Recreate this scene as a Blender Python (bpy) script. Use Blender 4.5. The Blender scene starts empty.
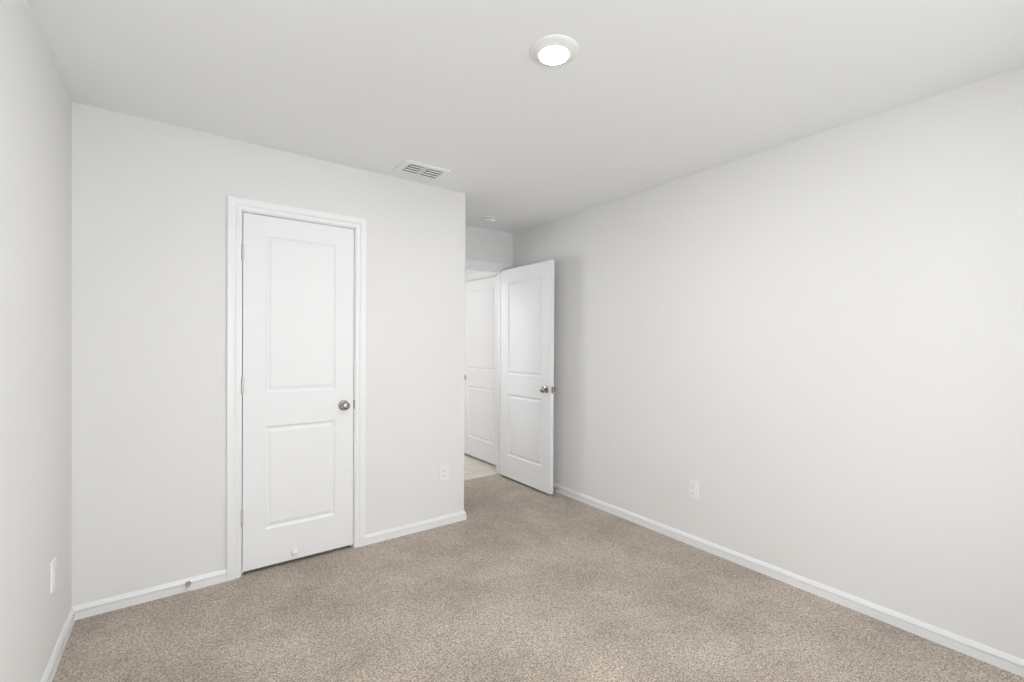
import bpy, bmesh, math
from mathutils import Vector, Matrix

# ------------------------------------------------------------------ camera
W, HPX = 1024, 682
scene = bpy.context.scene
COL = scene.collection
yaw, pitch, roll = 0.6324, -0.0059, 0.0059
F_PX, CY, CAM_Z = 452.4, 347.4, 1.3118
fw = Vector((math.sin(yaw), math.cos(yaw), 0)); rt = Vector((math.cos(yaw), -math.sin(yaw), 0)); up = Vector((0, 0, 1))
f2 = fw * math.cos(pitch) + up * math.sin(pitch); u2 = up * math.cos(pitch) - fw * math.sin(pitch)
r3 = rt * math.cos(roll) + u2 * math.sin(roll); u3 = u2 * math.cos(roll) - rt * math.sin(roll)
cam_data = bpy.data.cameras.new('camera')
cam = bpy.data.objects.new('camera', cam_data); COL.objects.link(cam)
m = Matrix((r3, u3, -f2)).transposed().to_4x4(); m.translation = Vector((0, 0, CAM_Z))
cam.matrix_world = m
cam_data.sensor_width = 36.0; cam_data.sensor_fit = 'HORIZONTAL'
cam_data.lens = F_PX * 36.0 / W
cam_data.shift_y = (CY - HPX / 2) / W
cam_data.clip_start = 0.02
scene.camera = cam

# ------------------------------------------------------------------ light and exposure
vs = scene.view_settings
vs.view_transform = 'Standard'; vs.look = 'None'; vs.gamma = 1.0; vs.use_curve_mapping = False
vs.exposure = 0.21
SKY = 10.8           # daylight outside the bedroom window
LENS = 400.0         # bedroom ceiling lamp lens
HALL_FILL_LENS = 290.0    # lens of the added, unseen lamp that brightens the hall
world = bpy.data.worlds.new('daylight'); scene.world = world
world.use_nodes = True
bg = world.node_tree.nodes['Background']
bg.inputs['Color'].default_value = (0.935, 0.970, 1.0, 1); bg.inputs['Strength'].default_value = SKY

# room dimensions (metres; the camera stands over x = 0, y = 0)
H = 2.44
XL, XR = -0.413, 2.7217
YR, YB = -1.60, 2.941          # rear (window) wall, closet wall
XC, YF = 1.7162, 3.7088        # outer corner of the closet wall, entry wall
T = 0.115
YH = 5.00                      # far wall of the hall
XH = 0.30
WX0, WX1, WZ0, WZ1 = 0.15, 1.35, 0.60, 2.15   # bedroom window opening
HX0, HX1, HZ0, HZ1 = 0.85, 1.60, 1.05, 2.10   # opening of the added, unseen hall window
SY0, SY1, SZ0, SZ1 = -1.40, -0.55, 0.80, 2.15   # opening of the added, unseen side window in the right wall
def daylight_portal(loc, size, rot):
    ld = bpy.data.lights.new('window_daylight', 'AREA'); ld.shape = 'RECTANGLE'
    ld.size, ld.size_y = size; ld.cycles.is_portal = True
    o = bpy.data.objects.new('window_daylight', ld); COL.objects.link(o)
    o.location = loc; o.rotation_euler = [math.radians(a) for a in rot]
daylight_portal(((WX0 + WX1) / 2, YR - 0.02, (WZ0 + WZ1) / 2), (WX1 - WX0, WZ1 - WZ0), (90, 0, 0))
daylight_portal(((HX0 + HX1) / 2, YH + 0.02, (HZ0 + HZ1) / 2), (HX1 - HX0, HZ1 - HZ0), (-90, 0, 0))
daylight_portal((XR + 0.02, (SY0 + SY1) / 2, (SZ0 + SZ1) / 2), (SY1 - SY0, SZ1 - SZ0), (90, 0, 90))

# ------------------------------------------------------------------ materials
def new_mat(name):
    mt = bpy.data.materials.new(name); mt.use_nodes = True
    nt = mt.node_tree
    return mt, nt, nt.nodes['Principled BSDF']

def paint(name, col, rough=0.6, bump=0.0, scale=220.0, spec=0.5):
    mt, nt, b = new_mat(name)
    b.inputs['Roughness'].default_value = rough
    b.inputs['Specular IOR Level'].default_value = spec
    tc = nt.nodes.new('ShaderNodeTexCoord')
    n = nt.nodes.new('ShaderNodeTexNoise'); n.inputs['Scale'].default_value = scale; n.inputs['Detail'].default_value = 3
    nt.links.new(tc.outputs['Object'], n.inputs['Vector'])
    mx = nt.nodes.new('ShaderNodeMixRGB'); mx.inputs['Fac'].default_value = 0.5
    mx.inputs['Color1'].default_value = (*col, 1); mx.inputs['Color2'].default_value = (*[c * 0.985 for c in col], 1)
    nt.links.new(n.outputs['Fac'], mx.inputs['Fac']); nt.links.new(mx.outputs['Color'], b.inputs['Base Color'])
    if bump:
        bp = nt.nodes.new('ShaderNodeBump'); bp.inputs['Strength'].default_value = bump; bp.inputs['Distance'].default_value = 0.001
        nt.links.new(n.outputs['Fac'], bp.inputs['Height']); nt.links.new(bp.outputs['Normal'], b.inputs['Normal'])
    return mt

def metal(name, col, rough):
    mt, nt, b = new_mat(name)
    b.inputs['Metallic'].default_value = 1.0
    b.inputs['Base Color'].default_value = (*col, 1)
    n = nt.nodes.new('ShaderNodeTexNoise'); n.inputs['Scale'].default_value = 300
    r = nt.nodes.new('ShaderNodeMapRange'); r.inputs['To Min'].default_value = rough * 0.85; r.inputs['To Max'].default_value = rough * 1.15
    nt.links.new(n.outputs['Fac'], r.inputs['Value']); nt.links.new(r.outputs['Result'], b.inputs['Roughness'])
    return mt

def carpet_mat():
    mt, nt, b = new_mat('beige_carpet')
    b.inputs['Roughness'].default_value = 1.0; b.inputs['Specular IOR Level'].default_value = 0.0
    if 'Sheen Weight' in b.inputs: b.inputs['Sheen Weight'].default_value = 0.15
    N = nt.nodes.new; L = nt.links.new
    tc = N('ShaderNodeTexCoord')
    fine = N('ShaderNodeTexNoise'); fine.inputs['Scale'].default_value = 150; fine.inputs['Detail'].default_value = 3; fine.inputs['Roughness'].default_value = 0.7
    L(tc.outputs['Object'], fine.inputs['Vector'])
    tuft = N('ShaderNodeTexVoronoi'); tuft.inputs['Scale'].default_value = 210
    L(tc.outputs['Object'], tuft.inputs['Vector'])
    yarn = N('ShaderNodeSeparateColor'); L(tuft.outputs['Color'], yarn.inputs['Color'])
    ymix = N('ShaderNodeMath'); ymix.operation = 'MULTIPLY_ADD'; ymix.inputs[1].default_value = 0.30; ymix.inputs[2].default_value = -0.15
    L(yarn.outputs[0], ymix.inputs[0])
    ysum = N('ShaderNodeMath'); ysum.operation = 'ADD'
    L(fine.outputs['Fac'], ysum.inputs[0]); L(ymix.outputs[0], ysum.inputs[1])
    ramp = N('ShaderNodeValToRGB')
    e = ramp.color_ramp.elements
    e[0].position = 0.30; e[0].color = (0.250, 0.207, 0.168, 1)
    e[1].position = 0.72; e[1].color = (0.800, 0.705, 0.598, 1)
    k = e.new(0.5); k.color = (0.515, 0.440, 0.366, 1)
    L(ysum.outputs[0], ramp.inputs['Fac'])
    # brushed patches of the pile
    big = N('ShaderNodeTexNoise'); big.inputs['Scale'].default_value = 2.6; big.inputs['Detail'].default_value = 3; big.inputs['Roughness'].default_value = 0.6
    L(tc.outputs['Object'], big.inputs['Vector'])
    mr = N('ShaderNodeMapRange'); mr.inputs['From Min'].default_value = 0.35; mr.inputs['From Max'].default_value = 0.65
    mr.inputs['To Min'].default_value = 0.86; mr.inputs['To Max'].default_value = 1.13
    L(big.outputs['Fac'], mr.inputs['Value'])
    mul = N('ShaderNodeMixRGB'); mul.blend_type = 'MULTIPLY'; mul.inputs['Fac'].default_value = 1
    L(ramp.outputs['Color'], mul.inputs['Color1']); L(mr.outputs['Result'], mul.inputs['Color2'])
    L(mul.outputs['Color'], b.inputs['Base Color'])
    add = N('ShaderNodeMath'); add.operation = 'ADD'
    L(fine.outputs['Fac'], add.inputs[0]); L(tuft.outputs['Distance'], add.inputs[1])
    bp = N('ShaderNodeBump'); bp.inputs['Strength'].default_value = 0.7; bp.inputs['Distance'].default_value = 0.006
    L(add.outputs[0], bp.inputs['Height']); L(bp.outputs['Normal'], b.inputs['Normal'])
    return mt

def tile_mat():
    mt, nt, b = new_mat('beige_floor_tile')
    N = nt.nodes.new; L = nt.links.new
    tc = N('ShaderNodeTexCoord')
    br = N('ShaderNodeTexBrick'); br.offset = 0.33
    br.inputs['Scale'].default_value = 1.0; br.inputs['Brick Width'].default_value = 0.61; br.inputs['Row Height'].default_value = 0.305
    br.inputs['Mortar Size'].default_value = 0.004; br.inputs['Mortar Smooth'].default_value = 0.2
    br.inputs['Color1'].default_value = (0.76, 0.71, 0.64, 1); br.inputs['Color2'].default_value = (0.73, 0.68, 0.61, 1); br.inputs['Mortar'].default_value = (0.50, 0.46, 0.41, 1)
    L(tc.outputs['Object'], br.inputs['Vector'])
    n = N('ShaderNodeTexNoise'); n.inputs['Scale'].default_value = 9; n.inputs['Detail'].default_value = 5
    L(tc.outputs['Object'], n.inputs['Vector'])
    mr = N('ShaderNodeMapRange'); mr.inputs['To Min'].default_value = 0.88; mr.inputs['To Max'].default_value = 1.1
    L(n.outputs['Fac'], mr.inputs['Value'])
    mul = N('ShaderNodeMixRGB'); mul.blend_type = 'MULTIPLY'; mul.inputs['Fac'].default_value = 1
    L(br.outputs['Color'], mul.inputs['Color1']); L(mr.outputs['Result'], mul.inputs['Color2'])
    L(mul.outputs['Color'], b.inputs['Base Color']); b.inputs['Roughness'].default_value = 0.35
    return mt

def lens_mat(name, strength, col):
    mt, nt, b = new_mat(name)
    b.inputs['Base Color'].default_value = (0.9, 0.9, 0.88, 1)
    b.inputs['Emission Color'].default_value = (*col, 1); b.inputs['Emission Strength'].default_value = strength
    return mt

def glass_mat():
    mt, nt, b = new_mat('window_glass')
    nt.nodes.remove(b)
    tr = nt.nodes.new('ShaderNodeBsdfTransparent'); gl = nt.nodes.new('ShaderNodeBsdfGlossy'); gl.inputs['Roughness'].default_value = 0.02
    fr = nt.nodes.new('ShaderNodeFresnel'); fr.inputs['IOR'].default_value = 1.3
    mx = nt.nodes.new('ShaderNodeMixShader')
    nt.links.new(fr.outputs[0], mx.inputs[0]); nt.links.new(tr.outputs[0], mx.inputs[1]); nt.links.new(gl.outputs[0], mx.inputs[2])
    nt.links.new(mx.outputs[0], nt.nodes['Material Output'].inputs['Surface'])
    return mt

M_WALL = paint('greige_wall_paint', (0.826, 0.820, 0.809), 0.80, 0.06, 260, 0.2)
M_CEIL = paint('flat_ceiling_paint', (0.935, 0.945, 0.955), 0.85, 0.05, 240, 0.2)
M_TRIM = paint('white_trim_enamel', (0.885, 0.886, 0.892), 0.38, 0.0, 60)
M_DOOR = paint('white_door_enamel', (0.885, 0.886, 0.892), 0.50, 0.03, 120, 0.3)
M_PLASTIC = paint('white_plastic', (0.90, 0.90, 0.885), 0.35, 0.0, 80)
M_VENT = paint('white_vent_enamel', (0.92, 0.92, 0.92), 0.4, 0.0, 80)
M_DARK = paint('painted_recess_shade', (0.05, 0.05, 0.05), 0.9)  # near-black colour that paints in the shade of unlit recesses
M_SLOT = paint('dark_slot', (0.22, 0.22, 0.21), 0.7)
M_NICKEL = metal('satin_nickel', (0.42, 0.39, 0.355), 0.22)
M_HINGE = metal('satin_hinge', (0.74, 0.73, 0.71), 0.38)
M_STRIKE = metal('aged_strike', (0.32, 0.29, 0.26), 0.4)
M_RUBBER = paint('white_rubber', (0.78, 0.77, 0.74), 0.6)
M_CARPET = carpet_mat(); M_TILE = tile_mat(); M_LENS = lens_mat('lit_lens', LENS, (1.0, 0.985, 0.965)); M_HALL_FILL_LENS = lens_mat('hall_fill_lens', HALL_FILL_LENS, (1.0, 0.955, 0.925)); M_GLASS = glass_mat()

# ------------------------------------------------------------------ mesh helpers
def obj(name, bm, mat, parent=None, loc=None, rotz=None, smooth=False, bevel=0.0, bev_angle=50):
    bmesh.ops.recalc_face_normals(bm, faces=bm.faces)
    me = bpy.data.meshes.new(name); bm.to_mesh(me); bm.free()
    me.materials.append(mat)
    if smooth:
        for p in me.polygons: p.use_smooth = True
        try: me.set_sharp_from_angle(angle=math.radians(40))
        except Exception: pass
    o = bpy.data.objects.new(name, me); COL.objects.link(o)
    if parent: o.parent = parent
    if loc is not None: o.location = loc
    if rotz is not None: o.rotation_euler = (0, 0, rotz)
    if bevel:
        md = o.modifiers.new('bevel', 'BEVEL'); md.width = bevel; md.segments = 2; md.limit_method = 'ANGLE'; md.angle_limit = math.radians(bev_angle)
    return o

def box(bm, x0, x1, y0, y1, z0, z1):
    vs_ = [bm.verts.new(p) for p in ((x0, y0, z0), (x1, y0, z0), (x1, y1, z0), (x0, y1, z0), (x0, y0, z1), (x1, y0, z1), (x1, y1, z1), (x0, y1, z1))]
    for f in ((0, 3, 2, 1), (4, 5, 6, 7), (0, 1, 5, 4), (1, 2, 6, 5), (2, 3, 7, 6), (3, 0, 4, 7)):
        bm.faces.new([vs_[i] for i in f])

def boxes(*bs):
    bm = bmesh.new()
    for b in bs: box(bm, *b)
    return bm

def lathe(bm, prof, seg=40, mat=None, cap0=True, cap1=True):
    """revolve (radius, height) about local z, then transform by mat"""
    rings = []
    mat = mat or Matrix()
    for r, h in prof:
        rings.append([bm.verts.new(mat @ Vector((r * math.cos(2 * math.pi * i / seg), r * math.sin(2 * math.pi * i / seg), h))) for i in range(seg)])
    for a, b in zip(rings, rings[1:]):
        for i in range(seg):
            bm.faces.new((a[i], a[(i + 1) % seg], b[(i + 1) % seg], b[i]))
    if cap0: bm.faces.new(rings[0][::-1])
    if cap1: bm.faces.new(rings[-1])
    return bm

OUT = Matrix.Rotation(math.radians(90), 4, 'X')      # local z -> -y (out of a wall that faces -y)
DOWN = Matrix.Rotation(math.radians(180), 4, 'X')    # local z -> -z (down from a ceiling)

def sweep(bm, path, prof, closed_caps=True):
    """sweep profile (offset, z) along an xy polyline; offset goes to the right-hand side of travel, corners mitred"""
    n = len(path); P = [Vector((p[0], p[1])) for p in path]
    rings = []
    for i in range(n):
        dirs = []
        if i > 0: dirs.append((P[i] - P[i - 1]).normalized())
        if i < n - 1: dirs.append((P[i + 1] - P[i]).normalized())
        nr = [Vector((d.y, -d.x)) for d in dirs]
        if len(nr) == 1: off = nr[0]
        else:
            s = (nr[0] + nr[1]).normalized(); off = s / s.dot(nr[0])
        rings.append([bm.verts.new((P[i].x + off.x * d, P[i].y + off.y * d, z)) for d, z in prof])
    k = len(prof)
    for a, b in zip(rings, rings[1:]):
        for j in range(k):
            bm.faces.new((a[j], a[(j + 1) % k], b[(j + 1) % k], b[j]))
    bm.faces.new(rings[0][::-1]); bm.faces.new(rings[-1])
    return bm

def tag(o, label=None, cat=None, group=None, kind=None):
    if label: o['label'] = label
    if cat: o['category'] = cat
    if group: o['group'] = group
    if kind: o['kind'] = kind
    return o

def empty(name, loc=(0, 0, 0), rotz=0.0):
    o = bpy.data.objects.new(name, None); COL.objects.link(o)
    o.location = loc; o.rotation_euler = (0, 0, rotz); o.empty_display_size = 0.05
    return o

def struct(name, bm, mat, label, cat, **kw):
    return tag(obj(name, bm, mat, **kw), label, cat, kind='structure')

def copy_tree(o, parent=None):
    c = o.copy(); COL.objects.link(c)
    if parent: c.parent = parent
    for ch in list(o.children): copy_tree(ch, c)
    return c

# ------------------------------------------------------------------ room shell
# openings: closet door, bedroom entry, hall door, window
CJ0, CJ1 = 0.2790, 0.8995          # faces of the closet jamb
EJ0, EJ1 = 1.8430, 2.6110          # faces of the entry jamb
HJ0, HJ1 = 3.9115, 4.7315          # faces of the hall door jamb (along y)
JT = 0.018; ZJ = 2.0485            # jamb thickness, underside of head jambs

struct('floor', boxes((XL - T, XR + T, YR - T, 3.7784, -0.06, 0.0)), M_CARPET, 'beige speckled carpet covering the whole bedroom floor', 'carpet floor')
struct('floor_hall', boxes((XH - T, XR + T, 3.7784, YH + T, -0.06, -0.002)), M_TILE, 'pale beige tile floor beyond the open door', 'tile floor')
OX0, OX1, OY0, OY1 = 1.150, 1.389, 2.652, 2.808      # vent opening
struct('ceiling', boxes((XL - T, OX0, YR - T, YH + T, H, H + 0.08), (OX1, XR + T, YR - T, YH + T, H, H + 0.08), (OX0, OX1, YR - T, OY0, H, H + 0.08), (OX0, OX1, OY1, YH + T, H, H + 0.08)), M_CEIL, 'plain off-white painted ceiling', 'ceiling')
struct('wall_left', boxes((XL - T, XL, YR - T, YB + T, 0, H)), M_WALL, 'pale grey wall at the left edge of the photo', 'wall')
struct('wall_closet', boxes((XL, CJ0 - JT, YB, YB + T, 0, H), (CJ1 + JT, XC, YB, YB + T, 0, H), (CJ0 - JT, CJ1 + JT, YB, YB + T, ZJ + JT, H),
                            (XC - T, XC, YB + T, YF, 0, H)), M_WALL, 'pale grey wall around the closed narrow closet door', 'wall')
struct('wall_entry', boxes((XL - T, EJ0 - JT, YF, YF + T, 0, H), (EJ1 + JT, XR, YF, YF + T, 0, H), (EJ0 - JT, EJ1 + JT, YF, YF + T, ZJ + JT, H)),
       M_WALL, 'narrow piece of wall above the open door', 'wall')
struct('wall_right', boxes((XR, XR + T, YR - T, SY0, 0, H), (XR, XR + T, SY1, HJ0 - JT, 0, H), (XR, XR + T, SY0, SY1, 0, SZ0), (XR, XR + T, SY0, SY1, SZ1, H), (XR, XR + T, HJ1 + JT, YH + T, 0, H), (XR, XR + T, HJ0 - JT, HJ1 + JT, ZJ + JT, H)),
       M_WALL, 'long bare greige wall along the right side', 'wall')
struct('wall_rear', boxes((XL, WX0, YR - T, YR, 0, H), (WX1, XR, YR - T, YR, 0, H), (WX0, WX1, YR - T, YR, 0, WZ0), (WX0, WX1, YR - T, YR, WZ1, H)),
       M_WALL, 'pale grey wall with the window, behind the camera', 'wall')
struct('wall_hall', boxes((XH - T, HX0, YH, YH + T, 0, H), (HX1, XR, YH, YH + T, 0, H), (HX0, HX1, YH, YH + T, 0, HZ0), (HX0, HX1, YH, YH + T, HZ1, H), (XH - T, XH, YF + T, YH, 0, H)), M_WALL, 'pale walls of the hall beyond the open door', 'wall')
struct('wall_closet_inside', boxes((XL - T, XL, YB + T, YF, 0, H)), M_WALL, 'end wall inside the closet behind its closed door', 'wall')
struct('wall_hall_dark_sheet', boxes((XR + T, XR + T + 0.02, HJ0 - 0.2, HJ1 + 0.2, 0, H)), M_DARK, 'near-black sheet behind the closed hall door, painted as unlit space', 'wall')  # sheet painted near-black to read as unlit space behind the door

# ------------------------------------------------------------------ baseboards
BB = [(0, 0), (0.0145, 0), (0.0145, 0.0340), (0.0138, 0.0347), (0.0050, 0.0310), (0.0050, 0.0385), (0.0118, 0.0405), (0.0125, 0.0415), (0.0120, 0.0460), (0.0090, 0.0540), (0.0070, 0.0600), (0.0045, 0.0640), (0, 0.0640)]
CW = 0.066     # casing width incl. to outer edge
c_out0, c_out1 = CJ0 - 0.007 - CW, CJ1 + 0.007 + CW
struct('baseboard_left', sweep(bmesh.new(), [(XL, YR), (XL, YB)], BB), M_TRIM, 'white baseboard along the left wall', 'baseboard')
struct('baseboard_closet', sweep(bmesh.new(), [(XL, YB), (c_out0, YB)], BB), M_TRIM, 'white baseboard left of the closet door', 'baseboard')
struct('baseboard_corner', sweep(bmesh.new(), [(c_out1, YB), (XC, YB), (XC, YF)], BB), M_TRIM, 'white baseboard right of the closet door, wrapping the wall corner', 'baseboard')
struct('baseboard_right', sweep(bmesh.new(), [(XR, YF), (XR, YR)], BB), M_TRIM, 'long white baseboard along the right wall', 'baseboard')
struct('baseboard_rear', sweep(bmesh.new(), [(XR, YR), (XL, YR)], BB), M_TRIM, 'white baseboard under the window behind the camera', 'baseboard')
struct('baseboard_hall', sweep(bmesh.new(), [(XH, YF + T + 0.3), (XH, YH), (XR, YH), (XR, HJ1 + 0.007 + CW)], BB), M_TRIM, 'white baseboard of the hall beyond the open door', 'baseboard')

# ------------------------------------------------------------------ door frames (casing + jamb)
# casing profile: (distance outward from the inner edge, thickness)
CP = [(0, 0), (0, 0.008), (0.003, 0.0095), (0.020, 0.0105), (0.0235, 0.0085), (0.027, 0.0125), (0.036, 0.0155), (0.052, 0.0165), (CW - 0.003, 0.0165), (CW, 0.0145), (CW, 0)]
def casing_piece(name, parent, kind, a0, a1, zt, flip=1):
    """local frame: x along the wall, -y out of it, z up. a0..a1 inner edges, zt underside of the head"""
    bm = bmesh.new(); rings = []
    for end in (0, 1):
        ring = []
        for u, d in CP:
            if kind == 'left': p = (a0 - u, -d, 0.0 if end == 0 else zt + u)
            elif kind == 'right': p = (a1 + u, -d, 0.0 if end == 0 else zt + u)
            else: p = ((a0 - u) if end == 0 else (a1 + u), -d, zt + u)
            ring.append(bm.verts.new(p))
        rings.append(ring)
    k = len(CP)
    for j in range(k): bm.faces.new((rings[0][j], rings[0][(j + 1) % k], rings[1][(j + 1) % k], rings[1][j]))
    bm.faces.new(rings[0][::-1]); bm.faces.new(rings[1])
    return obj(name, bm, M_TRIM, parent)

def frame(name, loc, rotz, w, label, stop_y, casing_back=False, strike_x=None, depth=T):
    """door frame whose opening runs x 0..w; front wall face at local y = 0, wall goes back to y = depth"""
    r = empty(name, loc, rotz); tag(r, label, 'door frame', kind='structure')
    obj('jamb', boxes((-JT, 0, 0, depth, 0, ZJ + JT), (w, w + JT, 0, depth, 0, ZJ + JT), (0, w, 0, depth, ZJ, ZJ + JT)), M_TRIM, r, bevel=0.0012)
    if stop_y is not None:
        y0, y1 = stop_y
        obj('door_stop_strip', boxes((0, 0.011, y0, y1, 0, ZJ), (w - 0.011, w, y0, y1, 0, ZJ), (0.011, w - 0.011, y0, y1, ZJ - 0.011, ZJ)), M_TRIM, r)
    for k, n in (('left', 'side_casing'), ('right', 'side_casing'), ('head', 'head_casing')):
        casing_piece(n, r, k, -0.007, w + 0.007, ZJ + 0.007)
    if casing_back:
        for k, n in (('left', 'side_casing'), ('right', 'side_casing'), ('head', 'head_casing')):
            c = casing_piece(n, r, k, -0.007 - w, 0.007, ZJ + 0.007)
            c.location = (0, depth, 0); c.rotation_euler = (0, 0, math.pi)
    if strike_x is not None:
        s = obj('strike_plate', boxes((strike_x - 0.001, strike_x + 0.003, -0.0022, 0.020, 0.895, 0.950)), M_STRIKE, r, bevel=0.0006)
        tag(s, 'dark metal strike plate')
    return r

frame('trim_1', (CJ0, YB, 0), 0, CJ1 - CJ0, 'white moulded casing and jamb around the closed closet door', (0.038, 0.070), strike_x=CJ1 - CJ0 + 0.0005)
frame('trim_2', (EJ0, YF, 0), 0, EJ1 - EJ0, 'white casing and jamb of the open bedroom doorway', (0.040, 0.075), casing_back=True, strike_x=None)
frame('trim_3', (XR, HJ1, 0), -math.pi / 2, HJ1 - HJ0, 'white casing around the closed door in the hall', (0.038, 0.070))

# ------------------------------------------------------------------ doors
RINGS = [(0.0, 0.0), (0.004, 0.0015), (0.011, 0.0075), (0.014, 0.0085), (0.019, 0.0085), (0.0225, 0.0075), (0.034, 0.0030), (0.038, 0.0025)]
def leaf_mesh(w, h, t, stile):
    zs = [0.0, 0.2125, 0.8115, 1.0015, 1.9105, h]
    xs = [0.0, stile, w - stile, w]
    bm = bmesh.new()
    sides = []
    for s in (0, 1):
        y = 0.0 if s == 0 else t
        g = [[bm.verts.new((x, y, z)) for x in xs] for z in zs]
        for j in range(5):
            for i in range(3):
                if i == 1 and j in (1, 3):
                    prev = [g[j][i], g[j][i + 1], g[j + 1][i + 1], g[j + 1][i]]
                    for ins, dep in RINGS[1:]:
                        yy = y + dep if s == 0 else y - dep
                        cur = [bm.verts.new((xs[1] + ins, yy, zs[j] + ins)), bm.verts.new((xs[2] - ins, yy, zs[j] + ins)),
                               bm.verts.new((xs[2] - ins, yy, zs[j + 1] - ins)), bm.verts.new((xs[1] + ins, yy, zs[j + 1] - ins))]
                        for k in range(4): bm.faces.new((prev[k], prev[(k + 1) % 4], cur[(k + 1) % 4], cur[k]))
                        prev = cur
                    bm.faces.new(prev)
                else:
                    bm.faces.new((g[j][i], g[j][i + 1], g[j + 1][i + 1], g[j + 1][i]))
        per = [g[0][i] for i in range(4)] + [g[j][3] for j in range(1, 6)] + [g[5][i] for i in (2, 1, 0)] + [g[j][0] for j in (4, 3, 2, 1)]
        sides.append(per)
    a, b = sides; n = len(a)
    for i in range(n): bm.faces.new((a[i], a[(i + 1) % n], b[(i + 1) % n], b[i]))
    return bm

KNOB = [(0.0115, 0.004), (0.0115, 0.018), (0.0140, 0.022), (0.0215, 0.027), (0.0265, 0.034), (0.0280, 0.041), (0.0268, 0.049), (0.0225, 0.056), (0.0150, 0.0605), (0.006, 0.0622)]
ROSE = [(0.0330, 0.0), (0.0330, 0.003), (0.0305, 0.007), (0.0240, 0.0095), (0.0130, 0.0105)]
def add_knob(parent, x, y, z, back=False):
    mt = OUT if not back else Matrix.Rotation(math.radians(-90), 4, 'X')
    k = obj('door_knob', lathe(bmesh.new(), KNOB, 40, mt), M_NICKEL, parent, (x, y, z), smooth=True)
    tag(k, 'brushed nickel round knob')
    obj('rose', lathe(bmesh.new(), ROSE, 40, mt), M_NICKEL, k, (0, 0, 0), smooth=True)

def add_hinge(parent, x, y, z, h=0.089, mat=None):
    mt = mat or M_HINGE
    bm = bmesh.new()
    r = 0.0062
    n = 5; seg = h / n
    for i in range(n):
        lathe(bm, [(r * 0.9, i * seg + 0.0002), (r, i * seg + 0.0010), (r, (i + 1) * seg - 0.0010), (r * 0.9, (i + 1) * seg - 0.0002)], 20)
    lathe(bm, [(0.0035, -0.003), (0.0050, -0.0015), (0.0050, 0.0), ], 16); lathe(bm, [(0.0050, h), (0.0050, h + 0.0015), (0.0035, h + 0.003)], 16)
    o = obj('hinge', bm, mt, parent, (x, y, z), smooth=True)
    return o

def door(name, loc, rotz, w, h, stile, knob_x, label, hinge=None, back_knob=False, latch_side=None):
    r = empty(name, loc, rotz); tag(r, label, 'door', kind='structure')
    obj('door_leaf', leaf_mesh(w, h, 0.035, stile), M_DOOR, r, bevel=0.0015, bev_angle=70)
    add_knob(r, knob_x, 0.0, 0.9005)
    if back_knob: add_knob(r, knob_x, 0.035, 0.9005, True)
    if hinge:
        hx, hy = hinge
        for hz in (0.2625, 1.0055, 1.7535): add_hinge(r, hx, hy, hz - 0.0)
    if latch_side is not None:
        p = obj('latch_plate', boxes((latch_side - 0.0005, latch_side + 0.0012, 0.006, 0.029, 0.8715, 0.9295)), M_NICKEL, r, bevel=0.0006)
        tag(p, 'metal latch plate on the door edge')
        obj('latch_bolt', boxes((latch_side + 0.0012, latch_side + 0.010, 0.011, 0.024, 0.8915, 0.9095)), M_NICKEL, p, bevel=0.002)
    return r

d1 = door('door_1', (0.2826, YB, 0.0220), 0, 0.6134, 2.0230, 0.1085, 0.6134 - 0.062,
          'closed narrow white two-panel closet door with a nickel knob', hinge=(-0.0020, -0.0060))
bump = obj('bumper', lathe(bmesh.new(), [(0.021, 0.0), (0.021, 0.004), (0.0195, 0.010), (0.0155, 0.016), (0.009, 0.0195), (0.003, 0.0220)], 32, OUT), M_PLASTIC, d1, (0.552 - 0.2826, 0, 0.0440), smooth=True)
tag(bump, 'round white bumper near the bottom edge')
d2 = door('door_2', (2.5719, 3.7020, 0.0220), -math.pi / 2, 0.7600, 2.0230, 0.123, 0.7600 - 0.060,
          'open white two-panel bedroom door standing along the right wall', hinge=(0.0015, 0.0410), back_knob=True, latch_side=0.7600)
d3 = door('door_3', (XR, HJ1 - 0.0035, 0.0220), -math.pi / 2, HJ1 - HJ0 - 0.007, 2.0230, 0.123, 0.066,
          'closed white two-panel hall door seen through the doorway', hinge=(HJ1 - HJ0 - 0.005, -0.0060))

# ------------------------------------------------------------------ rear window, and two unseen windows added for light
def window(name, loc, rotz, ww, wh, label, mull, sill):
    """local frame: x along the wall, +y into the room"""
    wn = empty(name, loc, rotz); tag(wn, label, 'window', kind='structure')
    fb = 0.045
    bs = [(0, fb, 0.01, 0.075, 0, wh), (ww - fb, ww, 0.01, 0.075, 0, wh), (fb, ww - fb, 0.01, 0.075, 0, fb), (fb, ww - fb, 0.01, 0.075, wh - fb, wh),
          (fb, ww - fb, 0.02, 0.065, wh / 2 - 0.02, wh / 2 + 0.02)]
    if mull:
        bs += [(ww / 2 - 0.02, ww / 2 + 0.02, 0.02, 0.065, fb, wh / 2 - 0.02), (ww / 2 - 0.02, ww / 2 + 0.02, 0.02, 0.065, wh / 2 + 0.02, wh - fb)]
    obj('window_frame', boxes(*bs), M_TRIM, wn, bevel=0.002)
    obj('pane', boxes((fb, ww - fb, 0.040, 0.044, fb, wh - fb)), M_GLASS, wn)
    if sill: obj('window_sill', boxes((-0.04, ww + 0.04, T, T + 0.03, -0.02, 0.0), (0, ww, 0.075, T, -0.02, 0.0)), M_TRIM, wn, bevel=0.003)
window('window_1', (WX0, YR - T, WZ0), 0, WX1 - WX0, WZ1 - WZ0, 'wide white window in the wall behind the camera', True, True)
window('window_added_side', (XR + T, SY0, SZ0), math.pi / 2, SY1 - SY0, SZ1 - SZ0, 'narrow white window added in the right wall for light, behind the camera', False, True)  # added window, out of view; lifts the brightness of the left wall
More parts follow.
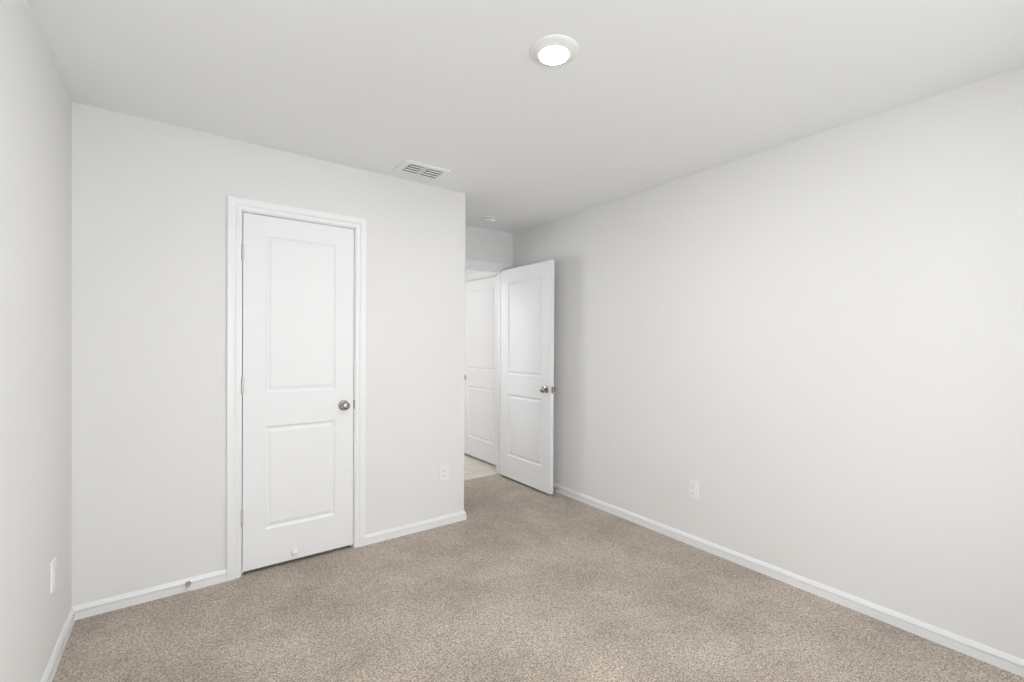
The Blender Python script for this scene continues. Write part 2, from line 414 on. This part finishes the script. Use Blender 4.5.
window('window_added_hall', (HX1, YH + T, HZ0), math.pi, HX1 - HX0, HZ1 - HZ0, 'small white window added in the hall for light, out of view', False, True)  # added window, out of view; spills daylight through the doorway into the alcove

# ------------------------------------------------------------------ ceiling fixtures
def disk_light(x, y, label, lens):
    r = empty('ceiling_light', (x, y, H)); tag(r, label, 'ceiling light')
    obj('trim_ring', lathe(bmesh.new(), [(0.0945, 0.0), (0.0945, 0.003), (0.0915, 0.0055), (0.0835, 0.0085), (0.0720, 0.0125), (0.0630, 0.0155), (0.0585, 0.0168), (0.0560, 0.0164), (0.0552, 0.0150)], 64, DOWN, cap1=False), M_PLASTIC, r, smooth=True)
    l = obj('lens', lathe(bmesh.new(), [(0.0553, 0.0140), (0.0550, 0.0162), (0.0480, 0.0172), (0.0330, 0.0181), (0.0150, 0.0186), (0.002, 0.0187)], 64, DOWN), lens, r, smooth=True)
    tag(l, 'glowing white lens')
    return r
disk_light(1.156, 1.316, 'round white disk lamp glowing on the bedroom ceiling', M_LENS)
disk_light(1.20, 4.35, 'lit disk lamp added on the hall ceiling to brighten the hall, out of view', M_HALL_FILL_LENS)  # added lamp, out of view; brightens the hall and the doorway

# supply vent
VX0, VX1, VY0, VY1 = 1.108, 1.408, 2.612, 2.834
vx, vy = (VX0 + VX1) / 2, (VY0 + VY1) / 2
vent = empty('air_vent', (vx, vy, H)); tag(vent, 'white rectangular louvred air vent on the ceiling near the closet wall', 'air vent')
def vent_frame():
    bm = bmesh.new()
    lv = [(VX0, VX1, VY0, VY1, 0.0), (VX0, VX1, VY0, VY1, -0.0065), (VX0 + 0.010, VX1 - 0.010, VY0 + 0.010, VY1 - 0.010, -0.0085), (OX0, OX1, OY0, OY1, -0.0085), (OX0, OX1, OY0, OY1, 0.0)]
    rings = [[bm.verts.new((x - vx, y - vy, z)) for x, y in ((a, c), (b, c), (b, d), (a, d))] for a, b, c, d, z in lv]
    for p, q in zip(rings, rings[1:] + rings[:1]):
        for k in range(4): bm.faces.new((p[k], p[(k + 1) % 4], q[(k + 1) % 4], q[k]))
    return bm
obj('vent_frame', vent_frame(), M_VENT, vent)
obj('divider', boxes((0.0055, 0.0175, OY0 - vy, OY1 - vy, -0.0092, 0.012)), M_VENT, vent)
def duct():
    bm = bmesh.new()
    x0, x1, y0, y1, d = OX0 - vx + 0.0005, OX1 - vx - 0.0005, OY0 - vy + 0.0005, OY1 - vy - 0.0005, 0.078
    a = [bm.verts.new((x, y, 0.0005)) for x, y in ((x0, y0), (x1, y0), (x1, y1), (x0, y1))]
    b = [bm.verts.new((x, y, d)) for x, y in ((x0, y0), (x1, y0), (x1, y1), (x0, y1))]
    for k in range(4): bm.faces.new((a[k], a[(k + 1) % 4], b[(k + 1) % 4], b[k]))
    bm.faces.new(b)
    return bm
tag(obj('duct', duct(), M_DARK, vent), 'duct behind the louvres, its shade painted near-black')  # duct sides painted near-black to stand for the shade behind the blades
NL = 4
pit = (OY1 - OY0 - 0.040) / (NL - 1)
for x0, x1 in ((OX0 - vx, 0.0055), (0.0175, OX1 - vx)):
    for i in range(NL):
        yc = OY0 - vy + 0.030 + i * pit
        bm = bmesh.new()
        # steep blade, its top leaning slightly towards the bedroom
        pts = [(yc + 0.0040, -0.0082), (yc + 0.0062, -0.0080), (yc + 0.0012, 0.0000), (yc - 0.0004, -0.0003)]
        A = [bm.verts.new((x0 + 0.007, y, z)) for y, z in pts]; B = [bm.verts.new((x1, y, z)) for y, z in pts]
        for k in range(4): bm.faces.new((A[k], A[(k + 1) % 4], B[(k + 1) % 4], B[k]))
        bm.faces.new(A[::-1]); bm.faces.new(B)
        obj('louver', bm, M_VENT, vent)
for sx in (VX0 + 0.022 - vx, VX1 - 0.012 - vx):
    obj('screw', lathe(bmesh.new(), [(0.0035, 0.0082), (0.0035, 0.0095), (0.002, 0.0103)], 16, DOWN), M_VENT, vent, (sx, 0, 0), smooth=True)

# smoke detector
sd = empty('smoke_detector', (2.211, 3.386, H)); tag(sd, 'small round white smoke detector on the ceiling outside the doorway', 'smoke detector')
obj('mounting_base', lathe(bmesh.new(), [(0.0690, 0.0), (0.0690, 0.009), (0.0660, 0.012), (0.058, 0.012)], 48, DOWN), M_PLASTIC, sd, smooth=True)
v = obj('vent_slot', lathe(bmesh.new(), [(0.0545, 0.0115), (0.0545, 0.0175)], 48, DOWN), M_SLOT, sd, smooth=True)
obj('cover', lathe(bmesh.new(), [(0.0600, 0.0165), (0.0605, 0.021), (0.0570, 0.031), (0.0500, 0.037), (0.0380, 0.0395), (0.0200, 0.0400), (0.003, 0.0400)], 48, DOWN), M_PLASTIC, sd, smooth=True)
obj('test_button', lathe(bmesh.new(), [(0.0110, 0.0395), (0.0110, 0.0412), (0.009, 0.0420), (0.002, 0.0422)], 24, DOWN), M_PLASTIC, sd, (0.012, -0.012, 0), smooth=True)

# ------------------------------------------------------------------ wall outlets
def rounded_rect(w, h, r, seg=6):
    pts = []
    for cx, cz, a0 in ((w / 2 - r, h / 2 - r, 0), (-w / 2 + r, h / 2 - r, 90), (-w / 2 + r, -h / 2 + r, 180), (w / 2 - r, -h / 2 + r, 270)):
        for i in range(seg + 1):
            a = math.radians(a0 + 90 * i / seg); pts.append((cx + r * math.cos(a), cz + r * math.sin(a)))
    return pts
def layered(outs):
    """stack of (points, y) rings, capped both ends"""
    bm = bmesh.new(); rings = [[bm.verts.new((x, y, z)) for x, z in pts] for pts, y in outs]
    n = len(rings[0])
    for a, b in zip(rings, rings[1:]):
        for i in range(n): bm.faces.new((a[i], a[(i + 1) % n], b[(i + 1) % n], b[i]))
    bm.faces.new(rings[0]); bm.faces.new(rings[-1][::-1])
    return bm
def duplex_pts(r, hz, seg=24):
    pts = []
    for i in range(seg * 2):
        a = math.pi * i / seg; pts.append((r * math.cos(a), max(-hz, min(hz, r * math.sin(a)))))
    return pts
def outlet(loc, rotz, label):
    r = empty('wall_outlet', loc, rotz); tag(r, label, 'wall outlet', 'white wall outlets near the floor')
    obj('cover_plate', layered([(rounded_rect(0.072, 0.118, 0.004), 0.0), (rounded_rect(0.072, 0.118, 0.004), -0.0035), (rounded_rect(0.068, 0.114, 0.004), -0.0058), (rounded_rect(0.063, 0.109, 0.003), -0.0064)]), M_PLASTIC, r)
    for dz in (0.0195, -0.0195):
        s = obj('receptacle', layered([(duplex_pts(0.0172, 0.0143), -0.006), (duplex_pts(0.0172, 0.0143), -0.0082), (duplex_pts(0.0162, 0.0133), -0.0088)]), M_PLASTIC, r, (0, 0, dz))
        for sx, hh in ((-0.0062, 0.0042), (0.0062, 0.0034)):
            obj('slot', boxes((sx - 0.0011, sx + 0.0011, -0.0090, -0.0086, 0.003 - hh, 0.003 + hh)), M_SLOT, s)
        obj('ground_hole', lathe(bmesh.new(), [(0.0024, 0.0086), (0.0024, 0.0090)], 16, OUT), M_SLOT, s, (0, 0, -0.0075))
    obj('screw', lathe(bmesh.new(), [(0.0030, 0.0062), (0.0030, 0.0072), (0.0015, 0.0078)], 16, OUT), M_PLASTIC, r, smooth=True)
    return r
outlet((1.548, YB, 0.376), 0, 'white duplex outlet low on the wall right of the closet door')
outlet((XR, 1.685, 0.366), -math.pi / 2, 'white duplex outlet low on the long right wall')
outlet((XL, 2.545, 0.378), math.pi / 2, 'outlet seen edge-on on the left wall near the corner')

# ------------------------------------------------------------------ door stops on the baseboards
def stop(loc, rotz, label):
    r = empty('door_stop', loc, rotz); tag(r, label, 'door stop', 'small metal door stops on the baseboards')
    obj('flange', lathe(bmesh.new(), [(0.0135, 0.0), (0.0135, 0.002), (0.0115, 0.006), (0.0075, 0.012), (0.0055, 0.016)], 28, OUT), M_NICKEL, r, smooth=True)
    bm = bmesh.new(); pr = [(0.0045, 0.014)]
    for i in range(14):
        h0 = 0.016 + i * 0.0030
        pr += [(0.0046, h0), (0.0056, h0 + 0.0008), (0.0056, h0 + 0.0018), (0.0046, h0 + 0.0026)]
    pr.append((0.0045, 0.060))
    obj('spring_rod', lathe(bm, pr, 20, OUT), M_NICKEL, r, smooth=True)
    t = obj('rubber_tip', lathe(bmesh.new(), [(0.0075, 0.058), (0.0082, 0.060), (0.0082, 0.070), (0.0070, 0.0745), (0.003, 0.076)], 24, OUT), M_RUBBER, r, smooth=True)
    tag(t, 'white rubber tip')
    return r
stop((0.034, YB - 0.0140, 0.040), 0, 'small metal door stop on the baseboard left of the closet door')
stop((XR - 0.0140, 2.993, 0.040), -math.pi / 2, 'small metal door stop on the right baseboard behind the open door')
